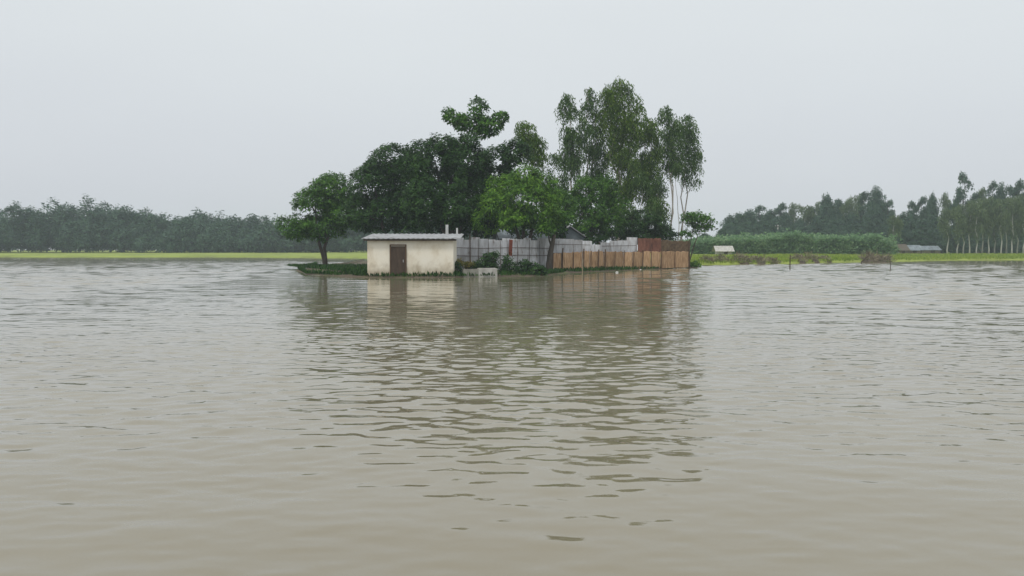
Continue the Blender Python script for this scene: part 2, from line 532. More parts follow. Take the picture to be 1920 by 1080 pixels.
def broad_leaves(blobs, g, size=.22, aspect=.42, dens=7.0, per=9, droop=.35, gap=-.45, hollow=.55, seed=0):
    """rosettes of leaves through each bough's volume, more of them outside"""
    Ps, Ds, Ns, Ls = [], [], [], []
    for (c, r_) in blobs:
        c = np.asarray(c, float); r_ = np.asarray(r_, float)
        area = 4 * PI * ((r_[0] * r_[1]) ** 1.6 / 3 + (r_[0] * r_[2]) ** 1.6 / 3 + (r_[1] * r_[2]) ** 1.6 / 3) ** (1 / 1.6)
        n_ = max(8, int(area * dens * 3.2))
        d = rnd_dirs(n_, g, 0.25)
        rad = hollow + (1.08 - hollow) * g.random(n_) ** 0.55
        p = c + d * r_ * rad[:, None]
        lump = 1 + .22 * noise3(p, 1.5 / max(.4, r_.mean()), seed)
        p = c + (p - c) * lump[:, None]
        keep = noise3(p, 1.9 / max(.5, r_.mean() ** .5), seed + 1) > gap
        p, d = p[keep], d[keep]
        ax = unit(d * 0.8 + np.array([0, 0, .55]) + g.normal(scale=.25, size=d.shape))
        k = len(p)
        pp = np.repeat(p, per, 0); aa = np.repeat(ax, per, 0)
        e = rnd_dirs(k * per, g)
        e = unit(e - aa * np.sum(e * aa, 1, keepdims=True))
        dd = unit(e + aa * g.uniform(.05, .7, (k * per, 1)) - np.array([0, 0, droop]) * g.uniform(.3, 1.6, (k * per, 1)))
        s_ = size * g.uniform(.65, 1.25, k * per)
        Ps.append(pp + dd * s_[:, None] * .25 + aa * g.uniform(-.6, .6, (k * per, 1)) * size); Ds.append(dd)
        Ns.append(aa + g.normal(scale=.3, size=aa.shape)); Ls.append(s_)
    P, D, N, L = map(np.concatenate, (Ps, Ds, Ns, Ls))
    return P, D, N, L, L * aspect

def gum_leaves(blobs, g, dens=3.2, hang=(.5, 1.5), step=.10, size=.27, aspect=.32, drift=.35, gap=-.5, seed=0):
    """hanging strands of narrow leaves"""
    Ps, Ds, Ns, Ls = [], [], [], []
    for (c, r_) in blobs:
        c = np.asarray(c, float); r_ = np.asarray(r_, float)
        n_ = max(30, int(8.5 * dens * (4 * r_[0] * r_[1] * r_[2] + 3 * r_[0] * r_[2])))
        d = rnd_dirs(n_, g)
        p = c + d * r_ * (g.random((n_, 1)) ** .45)
        p = p[noise3(p, 1.9, seed) > gap - .05]
        n_ = len(p)
        if n_ < 3:
            continue
        out = unit((p - c) / r_ + g.normal(scale=.4, size=p.shape))
        Ln = g.uniform(hang[0], hang[1], n_)
        m_ = np.maximum(3, (Ln / step).astype(int))
        idx = np.repeat(np.arange(n_), m_)
        tpos = np.concatenate([np.linspace(0, 1, k) for k in m_])
        q = p[idx] + out[idx] * (drift * np.sin(tpos * 1.6))[:, None] * np.array([1, 1, .6])
        q[:, 2] += (.25 * tpos - tpos ** 1.4) * Ln[idx]
        q += g.normal(scale=.05, size=q.shape)
        e = rnd_dirs(len(q), g); e[:, 2] = -np.abs(e[:, 2]) * .8 - .75
        Ps.append(q); Ds.append(unit(e)); Ns.append(rnd_dirs(len(q), g)); Ls.append(size * g.uniform(.6, 1.3, len(q)))
    P, D, N, L = map(np.concatenate, (Ps, Ds, Ns, Ls))
    return P, D, N, L, L * aspect

def limb_pts(a, b_, g, sag=.12, n_=5):
    a, b_ = Vector(a), Vector(b_)
    L = (b_ - a).length
    o = []
    for i in range(n_ + 1):
        t_ = i / n_
        p = a.lerp(b_, t_)
        w = math.sin(PI * t_) * L * sag
        p += Vector((g.normal() * w * .35, g.normal() * w * .35, w * .4))
        o.append(p)
    return o

def trunk_mesh(name, base, tops, blobs, g, r0, m, fork=.35, twigs=2):
    """tapered stems from the base, limbs to every bough"""
    mb = MB()
    base = Vector(base)
    stems = []
    for tpt in tops:
        tpt = Vector(tpt)
        pts = limb_pts(base, tpt, g, .05, 8)
        n_ = len(pts)
        mb.tube(pts, [r0 * (1.25 if i == 0 else 1) * (1 - .85 * i / (n_ - 1)) for i in range(n_)], 7)
        stems.append(pts)
    for (c, r_) in blobs:
        c = Vector(c)
        best = None
        for pts in stems:
            for i, p in enumerate(pts):
                t_ = i / (len(pts) - 1)
                if t_ < fork:
                    continue
                dz = c.z - p.z
                cost = (c - p).length + (3 * max(0, .3 - dz))
                if best is None or cost < best[0]:
                    best = (cost, p, t_)
        if best is None or (c - best[1]).length < .3:
            continue
        rr = r0 * (1 - .85 * best[2]) * .6
        lp = limb_pts(best[1], c, g, .15, 4)
        mb.tube(lp, [rr * (1 - .7 * i / 4) for i in range(5)], 5)
        for _ in range(twigs):
            d = rnd_dirs(1, g, .2)[0] * np.asarray(r_) * .8
            lp2 = limb_pts(lp[2 + int(g.integers(0, 3))], c + Vector(d), g, .1, 3)
            mb.tube(lp2, [rr * .32, rr * .25, rr * .15, rr * .06], 4)
    return mb.mesh(name, m, True)

def px_blobs(spec, Y, origin, dz=None):
    """(px, py, rx, ry[, dY]) in photograph pixels -> boughs (centre, radii) in metres relative to origin"""
    o = []
    for s in spec:
        y = Y + (s[4] if len(s) > 4 else 0)
        p = at(s[0], s[1], y) - Vector(origin)
        rx, rz = s[2] * y / F, s[3] * y / F
        o.append(((p.x, p.y, p.z), (rx, max(.5 * (rx + rz), .45) if dz is None else dz, rz)))
    return o

def tree(name, base_px, Y, tops_px, spec, style, lm, label, cat='tree', group=None, r0=.16, bark='bark', z0=.25, seed=1, extra=None, **kw):
    g = np.random.default_rng(seed)
    base = Vector((wx(base_px, Y), Y, z0))
    root = thing(name, base, label, cat, group)
    blobs = px_blobs(spec, Y, base)
    tops = [tuple(at(a, b_, Y) - base) for a, b_ in tops_px]
    put('trunk', trunk_mesh('trunk', (0, 0, -.3), tops, blobs, g, r0, M[bark], kw.pop('fork', .35), kw.pop('twigs', 2)), root)
    fn = broad_leaves if style == 'broad' else gum_leaves
    P, D, N, L, Wd = fn(blobs, g, seed=seed, **kw)
    put('crown', leaf_mesh('crown', P, D, N, L, Wd, M[lm]), root)
    return root

# ------------------------------------------------------------------ trees of the village
tree('broadleaf_tree', 850, 66, [(846, 300), (880, 290), (815, 300)],
     [(838, 285, 36, 30), (880, 305, 44, 34), (842, 340, 38, 38, -1), (890, 345, 42, 34, .5), (805, 310, 46, 44), (800, 375, 46, 40, -1.5), (850, 395, 46, 34, -1.2), (905, 400, 40, 32, -.5), (868, 270, 28, 18), (930, 300, 34, 24, 1),
      (968, 285, 30, 22, 1), (940, 330, 34, 20, 1.5)],
     'broad', 'leaf_dark', 'dark dense broadleaf tree rising behind the left end of the grey tin fence', r0=.26, seed=5, size=.24, dens=6.5)
tree('flat_topped_tree', 898, 70, [(900, 262), (893, 225)],
     [(893, 203, 15, 14), (886, 228, 26, 13), (852, 221, 19, 9), (840, 213, 9, 8), (870, 236, 18, 9), (918, 236, 24, 13), (936, 222, 13, 10), (943, 218, 7, 8), (905, 248, 18, 9)],
     'broad', 'leaf_mid', 'small flat-topped tree standing clear above the dark tree on a thin bare stem', r0=.17, seed=8, size=.28, dens=4.5, fork=.8, gap=-.8)
tree('young_eucalyptus', 992, 76, [(990, 232), (1004, 262)],
     [(985, 240, 17, 16), (992, 262, 18, 20), (1008, 268, 14, 16), (1012, 292, 12, 18), (990, 292, 14, 16), (978, 262, 9, 10)],
     'gum', 'leaf_gum_olive', 'small rounded eucalyptus top between the flat-topped tree and the tall eucalyptus', r0=.09, bark='bark_pale', seed=9, hang=(.3, .9), dens=6, fork=.6)
tree('slim_eucalyptus', 1042, 78, [(1040, 285), (1030, 320)],
     [(1038, 300, 10, 16), (1030, 325, 14, 18), (1050, 332, 13, 22), (1040, 362, 18, 18), (1060, 365, 16, 20)],
     'gum', 'leaf_gum', 'thin drooping eucalyptus sapling in the sky gap left of the tall eucalyptus', r0=.07, bark='bark_pale', seed=10, hang=(.4, 1.1), dens=5, fork=.5)
tree('broadleaf_tree', 985, 63.5, [(980, 345), (1010, 360), (950, 360)],
     [(985, 332, 30, 20), (950, 350, 38, 24), (1008, 345, 28, 22), (1030, 372, 24, 26), (985, 372, 40, 26, -1), (935, 385, 34, 26, -.6), (1012, 402, 34, 24, -.8), (965, 410, 40, 24, -1), (920, 415, 30, 20), (1035, 410, 22, 22), (1022, 425, 18, 12, -1.5)],
     'broad', 'leaf_bright', 'bright green spreading tree leaning over the middle of the grey tin fence', r0=.2, seed=12, size=.27, aspect=.34, dens=6, droop=.6, gap=-.35)
tree('broadleaf_tree', 1112, 74, [(1105, 350), (1135, 365), (1085, 360)],
     [(1095, 352, 22, 22), (1128, 360, 28, 24), (1080, 385, 26, 26), (1118, 392, 36, 26, -.8), (1150, 385, 24, 24), (1075, 420, 26, 22), (1108, 424, 30, 20, -1), (1145, 420, 26, 22), (1140, 352, 16, 14, -1)],
     'broad', 'leaf_mid', 'rounded broadleaf tree with lime green top behind the start of the bamboo panels', r0=.17, seed=14, size=.25, aspect=.36, dens=6, droop=.5)
tree('broadleaf_tree', 1185, 77, [(1185, 405), (1215, 410)],
     [(1172, 425, 18, 18), (1195, 420, 20, 22), (1222, 425, 18, 22), (1205, 440, 26, 14), (1172, 443, 14, 10), (1240, 435, 16, 16)],
     'broad', 'leaf_dark', 'low dark tree filling in under the tall eucalyptus trunks', r0=.1, seed=15, size=.24, dens=6, droop=.5)
tree('broadleaf_tree', 1048, 70, [(1046, 372), (1060, 385)],
     [(1046, 372, 20, 20), (1062, 385, 18, 20), (1040, 398, 22, 20), (1060, 412, 22, 20), (1044, 428, 20, 14)],
     'broad', 'leaf_mid', 'mid green tree knitting the bright spreading tree to the lime-topped one', r0=.12, seed=16, size=.25, aspect=.38, dens=6, droop=.5)
# tall eucalyptus
EU = 'tall eucalyptus trees behind the fences'
tree('eucalyptus_tree', 1082, 80, [(1070, 190), (1088, 230)],
     [(1064, 186, 13, 15), (1056, 205, 12, 14), (1070, 215, 16, 22), (1064, 245, 11, 26), (1078, 255, 15, 28), (1090, 240, 14, 26), (1072, 300, 16, 26), (1060, 292, 8, 22), (1050, 290, 5, 18), (1086, 305, 13, 24), (1070, 330, 12, 16)],
     'gum', 'leaf_gum', 'leftmost tall eucalyptus with hanging leaf strands and gaps of sky', group=EU, r0=.13, bark='bark_pale', seed=20, dens=3.0, hang=(.4, 1.4), gap=-.2)
tree('eucalyptus_tree', 1104, 82, [(1100, 165), (1120, 200)],
     [(1098, 176, 9, 12), (1106, 170, 6, 9), (1112, 195, 14, 18), (1102, 205, 12, 20), (1118, 232, 17, 26), (1108, 265, 14, 28), (1122, 290, 16, 30), (1114, 330, 14, 22), (1128, 332, 12, 20)],
     'gum', 'leaf_gum', 'thin-topped eucalyptus between the leftmost one and the tallest one', group=EU, r0=.12, bark='bark_pale', seed=21, dens=3.4, hang=(.4, 1.2), gap=-.3)
tree('eucalyptus_tree', 1160, 81, [(1163, 148), (1140, 180), (1182, 190)],
     [(1162, 154, 12, 13), (1150, 168, 16, 16), (1172, 166, 15, 15), (1138, 180, 16, 18), (1160, 190, 22, 22), (1184, 190, 17, 19), (1197, 207, 13, 13), (1142, 212, 19, 24), (1168, 222, 23, 26), (1190, 236, 16, 22), (1148, 252, 19, 28), (1172, 264, 21, 30),
      (1156, 298, 19, 30), (1178, 306, 19, 30), (1162, 345, 19, 30), (1182, 350, 17, 28), (1168, 385, 13, 16)],
     'gum', 'leaf_gum_olive', 'tallest eucalyptus with a broad olive green crown', group=EU, r0=.2, bark='bark_pale', seed=22, dens=4.2, hang=(.25, .95))
tree('eucalyptus_tree', 1214, 83, [(1210, 225), (1222, 260)],
     [(1216, 226, 13, 13), (1204, 246, 14, 18), (1224, 248, 14, 20), (1210, 276, 18, 24), (1228, 284, 14, 24), (1204, 312, 16, 26), (1222, 322, 16, 26), (1208, 352, 15, 24), (1226, 362, 15, 26), (1238, 392, 14, 22), (1222, 396, 12, 18)],
     'gum', 'leaf_gum_olive', 'mid-height eucalyptus just right of the tallest one with foliage nearly to the ground', group=EU, r0=.13, bark='bark_pale', seed=23, dens=4.4, hang=(.3, 1.0))
tree('eucalyptus_tree', 1262, 84, [(1250, 210), (1262, 240)],
     [(1248, 208, 12, 12), (1240, 224, 11, 14), (1258, 224, 14, 16), (1268, 236, 11, 16), (1248, 250, 14, 22), (1264, 262, 15, 22), (1250, 286, 14, 22), (1268, 296, 14, 22), (1254, 318, 12, 18)],
     'gum', 'leaf_gum', 'pointed-topped eucalyptus just left of the rightmost tall one', group=EU, r0=.10, bark='bark_pale', seed=24, dens=4.2, hang=(.25, .8))
tree('eucalyptus_tree', 1276, 86, [(1286, 232), (1292, 250)],
     [(1288, 226, 13, 14), (1296, 242, 13, 15), (1280, 248, 14, 18), (1300, 262, 10, 15), (1288, 274, 16, 20), (1304, 290, 14, 15), (1312, 288, 9, 9), (1284, 304, 16, 20), (1300, 314, 13, 15), (1288, 334, 11, 13), (1306, 340, 8, 7)],
     'gum', 'leaf_gum', 'rightmost tall eucalyptus with bare thin trunks and a crown leaning out over the water', group=EU, r0=.10, bark='bark_pale', seed=25, dens=4.4, hang=(.25, .8))
# bare trunks among them
for k, (px, Yb, tpx, tpy, h) in enumerate([(1186, 79, 1183, 395, .085), (1206, 80, 1202, 330, .06), (1226, 79.5, 1224, 380, .055), (1271, 85, 1266, 300, .05), (1240, 82, 1234, 340, .06)]):
    bb = Vector((wx(px, Yb), Yb, .25))
    tp = at(tpx, tpy, Yb) - bb
    g = np.random.default_rng(60 + k)
    bl = [((tp.x + dx, dy, tp.z + dz_), (.45, .45, .7)) for dx, dy, dz_ in ((0, 0, 0), (.4, .2, -.6), (-.4, -.2, -.5))]
    root = thing('slim_eucalyptus', bb, ['pale smooth trunk before the dark low tree, the thickest of the slim stems', 'slim eucalyptus stem next right of the thickest pale trunk',
                 'thin eucalyptus stem above the brown mouldy panel', 'very thin bare stem against the sky under the rightmost crown', 'thin stem left of the sky gap at the right trunks'][k], 'tree')
    put('trunk', trunk_mesh('trunk', (0, 0, -.2), [tuple(tp)], bl, g, h, M['bark_pale'], .6, 1), root)
    P, D, N, L, Wd = gum_leaves(bl, g, dens=5, hang=(.4, 1.1))
    put('crown', leaf_mesh('crown', P, D, N, L, Wd, M['leaf_gum']), root)
tree('leaning_tree', 1288, 81, [(1300, 425), (1320, 412)],
     [(1290, 412, 14, 11), (1306, 408, 16, 11), (1322, 412, 15, 11), (1334, 420, 9, 8), (1296, 428, 14, 10), (1316, 428, 14, 8), (1284, 438, 12, 8)],
     'broad', 'leaf_mid', 'small low tree leaning out past the right end of the panel fence', r0=.08, seed=30, size=.26, dens=4, droop=.5, fork=.5)
# the same clump goes on out of the photograph's picture area to the left
tree('broadleaf_tree', 740, 70, [(740, 320), (700, 340)],
     [(770, 330, 44, 40), (735, 305, 46, 36), (700, 345, 44, 38), (765, 390, 46, 36), (715, 400, 50, 36), (680, 400, 36, 32)],
     'broad', 'leaf_dark', 'dark broadleaf tree behind the cream shed roof', r0=.22, seed=31, size=.25, dens=6)
tree('broadleaf_tree', 610, 74, [(610, 350), (580, 370)],
     [(620, 360, 40, 34), (590, 385, 40, 30), (645, 395, 38, 30), (600, 425, 46, 26), (555, 425, 32, 24)],
     'broad', 'leaf_mid', 'low spreading tree at the far left end of the village bank', r0=.18, seed=32, size=.25, dens=6)

for k, (Yu, spec, lb) in enumerate([
        (69, [(838, 428, 20, 16), (862, 425, 20, 18), (888, 430, 22, 16), (845, 408, 22, 16), (880, 408, 22, 14), (812, 426, 22, 18), (790, 418, 24, 22), (765, 430, 22, 14)], 'dark undergrowth bush right behind the left end of the grey tin fence'),
        (70, [(912, 432, 18, 12), (930, 420, 18, 16), (1038, 418, 16, 18), (1052, 432, 14, 12), (960, 425, 18, 12), (985, 432, 16, 12, -2), (1006, 430, 16, 12, -2), (972, 438, 16, 8, -2)], 'dark undergrowth bush under the bright green tree'),
        (76, [(1085, 436, 18, 12), (1108, 432, 20, 14), (1132, 436, 20, 12), (1152, 440, 16, 10), (1062, 410, 14, 16)], 'dark undergrowth bush under the lime-topped tree'),
        (80, [(1180, 440, 16, 10), (1225, 440, 18, 12), (1250, 438, 16, 14), (1264, 446, 12, 8), (1238, 415, 12, 14)], 'dark undergrowth bush behind the rusty upper sheets')]):
    gq = np.random.default_rng(140 + k)
    cx = sum(s_[0] for s_ in spec) / len(spec)
    bs_ = Vector((wx(cx, Yu), Yu, .3))
    root = thing('bush', bs_, lb, 'bush', 'bushes behind the fences')
    bl_ = px_blobs(spec, Yu, bs_)
    mb = MB()
    for (c, r_) in bl_:
        mb.tube(limb_pts((c[0] * .8, 0, -.3), c, gq, .1, 4), [.06, .05, .04, .03, .02], 5)
    mb.obj('stem', M['bark'], root, True)
    P, D, N, L, Wd = broad_leaves(bl_, gq, size=.24, dens=3.5, per=8, gap=-.8, hollow=.3, seed=k)
    put('foliage', leaf_mesh('foliage', P, D, N, L, Wd, M['leaf_dark']), root)

# shrubs by the grey tin fence
def shrub(spec, Y, lm, label, seed, size=.16, dens=11, name='shrub', z0=.1, aspect=.5):
    g = np.random.default_rng(seed)
    cx = sum(s[0] for s in spec) / len(spec)
    base = Vector((wx(cx, Y), Y, z0))
    root = thing(name, base, label, 'shrub', 'shrubs along the water edge')
    blobs = px_blobs(spec, Y, base)
    mb = MB()
    for (c, r_) in blobs:
        for _ in range(3):
            q = Vector(c) + Vector(rnd_dirs(1, g, .3)[0] * np.asarray(r_) * .7)
            mb.tube(limb_pts((g.uniform(-.3, .3) + c[0] * .6, 0, -.25), q, g, .1, 3), [.02, .017, .012, .006], 4)
    mb.obj('stem', M['bark'], root, True)
    P, D, N, L, Wd = broad_leaves(blobs, g, size=size, aspect=aspect, dens=dens, per=7, seed=seed, gap=-.7, hollow=.2)
    P[:, 2] = np.maximum(P[:, 2], -.05)
    put('foliage', leaf_mesh('foliage', P, D, N, L, Wd, M[lm]), root)
    return root
shrub([(912, 485, 14, 12), (902, 497, 18, 10), (926, 480, 8, 8), (922, 497, 16, 12), (890, 502, 12, 6)], 55.5, 'leaf_dark', 'tallest dark shrub just behind the pale concrete block', 41)
shrub([(950, 492, 10, 14), (946, 507, 14, 10), (962, 502, 12, 12)], 55.6, 'leaf_dark', 'dark shrub just right of the concrete block, below the rusty red sheet', 42)
shrub([(985, 498, 14, 11), (1000, 504, 16, 11), (978, 510, 14, 7), (1015, 509, 13, 8)], 56.2, 'leaf_dark', 'spreading dark shrub left of the leaning trunk', 43)
shrub([(861, 492, 7, 7), (870, 496, 9, 6), (881, 497, 8, 6)], 55.2, 'leaf_yellow', 'low yellowish shrub between the cream shed and the concrete block', 44, size=.13)
shrub([(860, 505, 6, 9), (856, 497, 4, 6)], 54.0, 'leaf_dark', 'narrow dark shrub in the corner beside the cream shed', 45, size=.13)
shrub([(1302, 495, 8, 6), (1296, 497, 7, 5), (1308, 498, 6, 4)], 82, 'leaf_bright', 'small bright green bush at the right end of the panel fence', 46, size=.16)
# creeper hanging on the fence at the sheet joint
g = np.random.default_rng(48)
bs = Vector((wx(1122, 72), 72, .2))
root = thing('creeper', bs, 'dark creeper clinging to the fence where the grey sheets dip', 'creeper')
bl = px_blobs([(1112, 452, 16, 6), (1122, 460, 8, 6), (1120, 474, 4, 6), (1128, 448, 14, 6)], 71.5, bs)
MB().tube([(0, -.25, -.2), (.05, -.28, .8), (-.05, -.3, 1.6), (0, -.2, 2.3)], [.03, .026, .02, .012], 5).obj('stem', M['bark'], root, True)
P, D, N, L, Wd = broad_leaves(bl, g, size=.16, aspect=.5, dens=12, per=6, hollow=.2)
put('foliage', leaf_mesh('foliage', P, D, N, L, Wd, M['leaf_dark']), root)

# ------------------------------------------------------------------ cream shed at the water
shed = thing('shed', (wx(850, 52.6), 52.6, 0), 'cream plastered shed with a grey tin roof standing at the water edge', 'shed')
SW, SD = 5.3, 3.2                           # runs left (-x) and back (+y) from its front right corner
MB().box((-SW / 2, SD / 2, 1.18), (SW, SD, 2.24)).obj('wall', M['cream'], shed)
MB().box((-SW / 2, SD / 2, .02), (SW + .06, SD + .06, .22), jit=.01).obj('plinth', M['stain'], shed)
rf = MB()
n_ = 40
for i in range(n_ + 1):
    x = -SW - .3 + (SW + .75) * i / n_
    zc = .02 * (1 if i % 2 else -1)
    rf.v += [(x, -.35, 2.36 + zc), (x, SD + .4, 2.70 + zc), (x, -.35, 2.40 + zc), (x, SD + .4, 2.74 + zc)]
for i in range(n_):
    a = i * 4
    rf.f += [[a, a + 4, a + 5, a + 1][::-1], [a + 2, a + 6, a + 7, a + 3], [a, a + 2, a + 6, a + 4], [a + 1, a + 5, a + 7, a + 3]]
rf.f += [[0, 1, 3, 2], [n_ * 4, n_ * 4 + 2, n_ * 4 + 3, n_ * 4 + 1]]
rf.obj('roof', M['tin_roof'], shed)
MB().box((-SW / 2, -.22, 2.29), (SW + .4, .08, .1)).obj('eave_beam', M['wood_dark'], shed)
MB().box((-3.88, -.03, 1.02), (.07, .09, 1.86)).box((-2.92, -.03, 1.02), (.07, .09, 1.86)).box((-3.4, -.03, 1.985), (1.03, .09, .07)).obj('door_frame', M['post_wood'], shed)
dr = MB().box((-3.4, -.02, 1.0), (.9, .06, 1.8)).obj('door', M['wood_dark'], shed)
MB().box((-3.08, -.07, 1.0), (.04, .05, .16)).obj('handle', M['tin'], dr)

for px, w, tp, lb in ((838, .2, 424, 'thicker pale concrete post rising above the cream shed roof'), (857, .13, 430, 'thinner pale concrete post just right of the thicker one above the shed roof')):
    Yp = 62.0
    top = at(px, tp, Yp)
    o = MB().box((0, 0, (top.z - .1) / 2), (w, w, top.z + .1), jit=.006).obj('concrete_post', M['white'], None, loc=(top.x, Yp, .1))
    tag(o, lb, 'post', 'pale posts behind the shed')

# low block wall at the waterline
p0, p1 = at(868, 519, 53.0), at(933, 519, 53.4)
blk = thing('concrete_block', ((p0.x + p1.x) / 2, 53.2, 0), 'low pale concrete block lying at the waterline before the dark shrubs', 'concrete block', rz=math.atan2(.4, p1.x - p0.x))
bw = p1.x - p0.x
MB().box((-bw * .27, .35, .16), (bw * .44, .7, .66), jit=.02).obj('mossy_half', M['concrete_mossy'], blk)
MB().box((bw * .225, .33, .20), (bw * .55, .7, .66), jit=.02).obj('pale_half', M['concrete'], blk)

# ------------------------------------------------------------------ fences
def on_line(px, A, B):
    """where the sight line of that column meets the fence line A-B"""
    k = ray(px, HZ)[0]
    t_ = (k * A[1] - A[0]) / ((B[0] - A[0]) - k * (B[1] - A[1]))
    return A[0] + (B[0] - A[0]) * t_, A[1] + (B[1] - A[1]) * t_

def corrugated(name, w, h, m, n_=9, amp=.018):
    """upright sheet, lower left corner at the origin, run along +x"""
    V, Fc = [], []
    c = 2 * n_ + 1
    for zz in (0, h):
        for i in range(c):
            V.append((w * i / (c - 1), amp * (1 if i % 2 else -1), zz))
    for i in range(c - 1):
        Fc.append([i, i + 1, c + i + 1, c + i])
    b_ = len(V)
    V += [(x, y + .008, z) for x, y, z in V]
    Fc += [[f[0] + b_, f[3] + b_, f[2] + b_, f[1] + b_] for f in Fc[:c - 1]]
    Fc += [[c + i, c + i + 1, b_ + c + i + 1, b_ + c + i] for i in range(c - 1)]
    Fc += [[0, c, b_ + c, b_], [c - 1, b_ + c - 1, b_ + 2 * c - 1, 2 * c - 1]]
    me = bpy.data.meshes.new(name)
    me.from_pydata(V, [], Fc)
    me.materials.append(m)
    return me

def mat_panel(name, w, h, m, th=.03):
    """woven panel: bowed sheet with ragged top and bottom and battens pressed into relief"""
    V, Fc = [], []
    n_ = 8
    for s_ in (0, 1):
        for i in range(n_ + 1):
            x = w * i / n_
            bow = -.035 * math.sin(PI * i / n_) + random.uniform(-.008, .008)
            V.append((x, bow + s_ * th, random.uniform(-.04, .02)))
            V.append((x, bow * .6 + s_ * th, h + random.uniform(-.075, .05)))
    k = 2 * (n_ + 1)
    for i in range(n_):
        a = 2 * i
        Fc += [[a, a + 2, a + 3, a + 1], [k + a, k + a + 1, k + a + 3, k + a + 2], [a + 1, a + 3, k + a + 3, k + a + 1], [a, k + a, k + a + 2, a + 2]]
    Fc += [[0, 1, k + 1, k], [2 * n_, k + 2 * n_, k + 2 * n_ + 1, 2 * n_ + 1]]
    me = bpy.data.meshes.new(name)
    me.from_pydata(V, [], Fc)
    me.materials.append(m)
    return me

def line_frame(A, B):
    return math.atan2(B[1] - A[1], B[0] - A[0])

# long grey tin fence on the left
A, B = (wx(838, 56.6), 56.6), (wx(1033, 64.6), 64.6)
rz = line_frame(A, B)
tf = thing('tin_fence', (A[0], A[1], .15), 'long grey corrugated tin fence behind the shrubs and the concrete block', 'fence', rz=rz)
L = math.hypot(B[0] - A[0], B[1] - A[1])
ns = 14
sw = L / ns
shape = [corrugated('sheet', sw * 1.05, 2.36, M['tin']) for _ in range(2)]
for i in range(ns):
    o = put('sheet', shape[i % 2], tf, (i * sw, .03 * (i % 2), random.uniform(-.05, .04)), (random.uniform(-.015, .015), random.uniform(-.012, .012), 0))
    o.scale.z = random.uniform(.94, 1.04)
for zz in (1.12, 1.66):
    MB().tube([(0, -.07, zz + .03), (L * .3, -.075, zz - .02), (L * .65, -.07, zz + .03), (L, -.075, zz - .02)], .022, 5).obj('rail', M['wood_dark'], tf)
def along(px):
    x, y = on_line(px, A, B)
    return math.hypot(x - A[0], y - A[1])
for px in (879, 895, 914, 936, 968, 990, 1010):
    s = along(px); r_ = .05 if px == 879 else .022
    hh = 2.6 if px == 879 else random.uniform(2.1, 2.35)
    MB().tube([(s, -.13, -.3), (s + random.uniform(-.04, .04), -.12, hh)], [r_, r_ * .8], 5).obj('post', M['wood_dark'], tf)
o = put('sheet', corrugated('rusty_sheet', .36, 1.15, M['red_cloth'], 4), tf, (along(950), -.17, 1.12), (.03, .04, 0))
o['label'] = 'narrow rusty red sheet'

# leaning trunk between the two fences
bs = Vector((wx(1031, 63.2), 63.2, .1))
tr = thing('dead_trunk', bs, 'leaning dark weathered trunk where the grey tin fence meets the bamboo panels', 'tree trunk')
MB().tube([(0, 0, -.4), (-.06, 0, .5), (.02, .03, 1.2), (.18, .05, 2.0), (.34, .1, 2.7)], [.27, .24, .20, .17, .13], 8).obj('trunk', M['bark'], tr, True)
MB().tube([(.14, .04, 1.8), (-.05, 0, 2.3), (-.12, 0, 2.75)], [.09, .06, .035], 6).obj('branch', M['bark'], tr, True)

# panel fence along the water
A, B = (wx(1034, 65), 65.0), (wx(1294, 77), 77.0)
rz = line_frame(A, B)
pf = thing('panel_fence', (A[0], A[1], .12), 'orange brown bamboo mat panel fence standing along the water', 'fence', rz=rz)
edges = [1035, 1053, 1073, 1092, 1106, 1120, 1133, 1151, 1169, 1186, 1203, 1220, 1239, 1264, 1292]
hts = [1.33, 1.36, 1.42, 1.46, 1.44, 1.42, 1.40, 1.40, 1.39, 1.40, 1.43, 1.42, 1.40, 1.41]
for i in range(len(edges) - 1):
    s0, s1 = along(edges[i]), along(edges[i + 1])
    o = put('panel', mat_panel('panel', s1 - s0 - .07, hts[i], M['mat']), pf, (s0 + .035, random.uniform(-.03, .03), random.uniform(-.03, .02)), (random.uniform(-.03, .03), random.uniform(-.012, .012), random.uniform(-.02, .02)))
for i, px in enumerate(edges):
    s = along(px)
    big = px in (1053, 1092, 1120, 1133, 1203)
    r_ = .06 if big else random.uniform(.028, .042)
    hh = 2.5 if px == 1292 else (1.62 if big else 1.42)
    q = random.uniform(-.09, .09)
    MB().tube([(s, -.09, -.5), (s + q, -.10, hh + random.uniform(-.08, .1))], [r_, r_ * .85], 6).obj('post', M['post_wood'], pf)
for s0, s1, lo in ((1035, 1133, 1.30), (1133, 1292, 1.34)):
    MB().tube([(along(s0), .06, lo), (along(s1), .06, lo + .02)], .025, 5).obj('rail', M['wood_dark'], pf)
up = [1198, 1212, 1226, 1241, 1258, 1275, 1292]
for i in range(6):
    s0, s1 = along(up[i]), along(up[i + 1])
    red = i < 3
    o = put('upper_panel', mat_panel('upper_panel', s1 - s0 + .03, (1.22 if red else 1.1) + random.uniform(-.05, .05), M['rust' if red else 'rust_olive'], .025), pf,
            (s0, .10 + .03 * (i % 2), 1.28), (random.uniform(-.03, .05), random.uniform(-.03, .03), 0))
    o['label'] = 'rusty red upper sheet' if red else 'mouldy olive brown upper mat'
# the fence turns the corner and runs back
for i in range(4):
    o = put('panel', mat_panel('panel', 1.3, 2.3, M['rust_olive']), pf, (L * 0 + along(1292) + .05 + .0 * i, .1 + 1.35 * i, 0), (0, 0, PI / 2 - rz - .1))
for i in range(5):
    MB().tube([(along(1292) + .09 + 1.35 * (i) * math.sin(.0), .1 + 1.35 * i, -.4), (along(1292) + .09, .1 + 1.35 * i, 2.4)], .05, 5).obj('post', M['wood_dark'], pf)

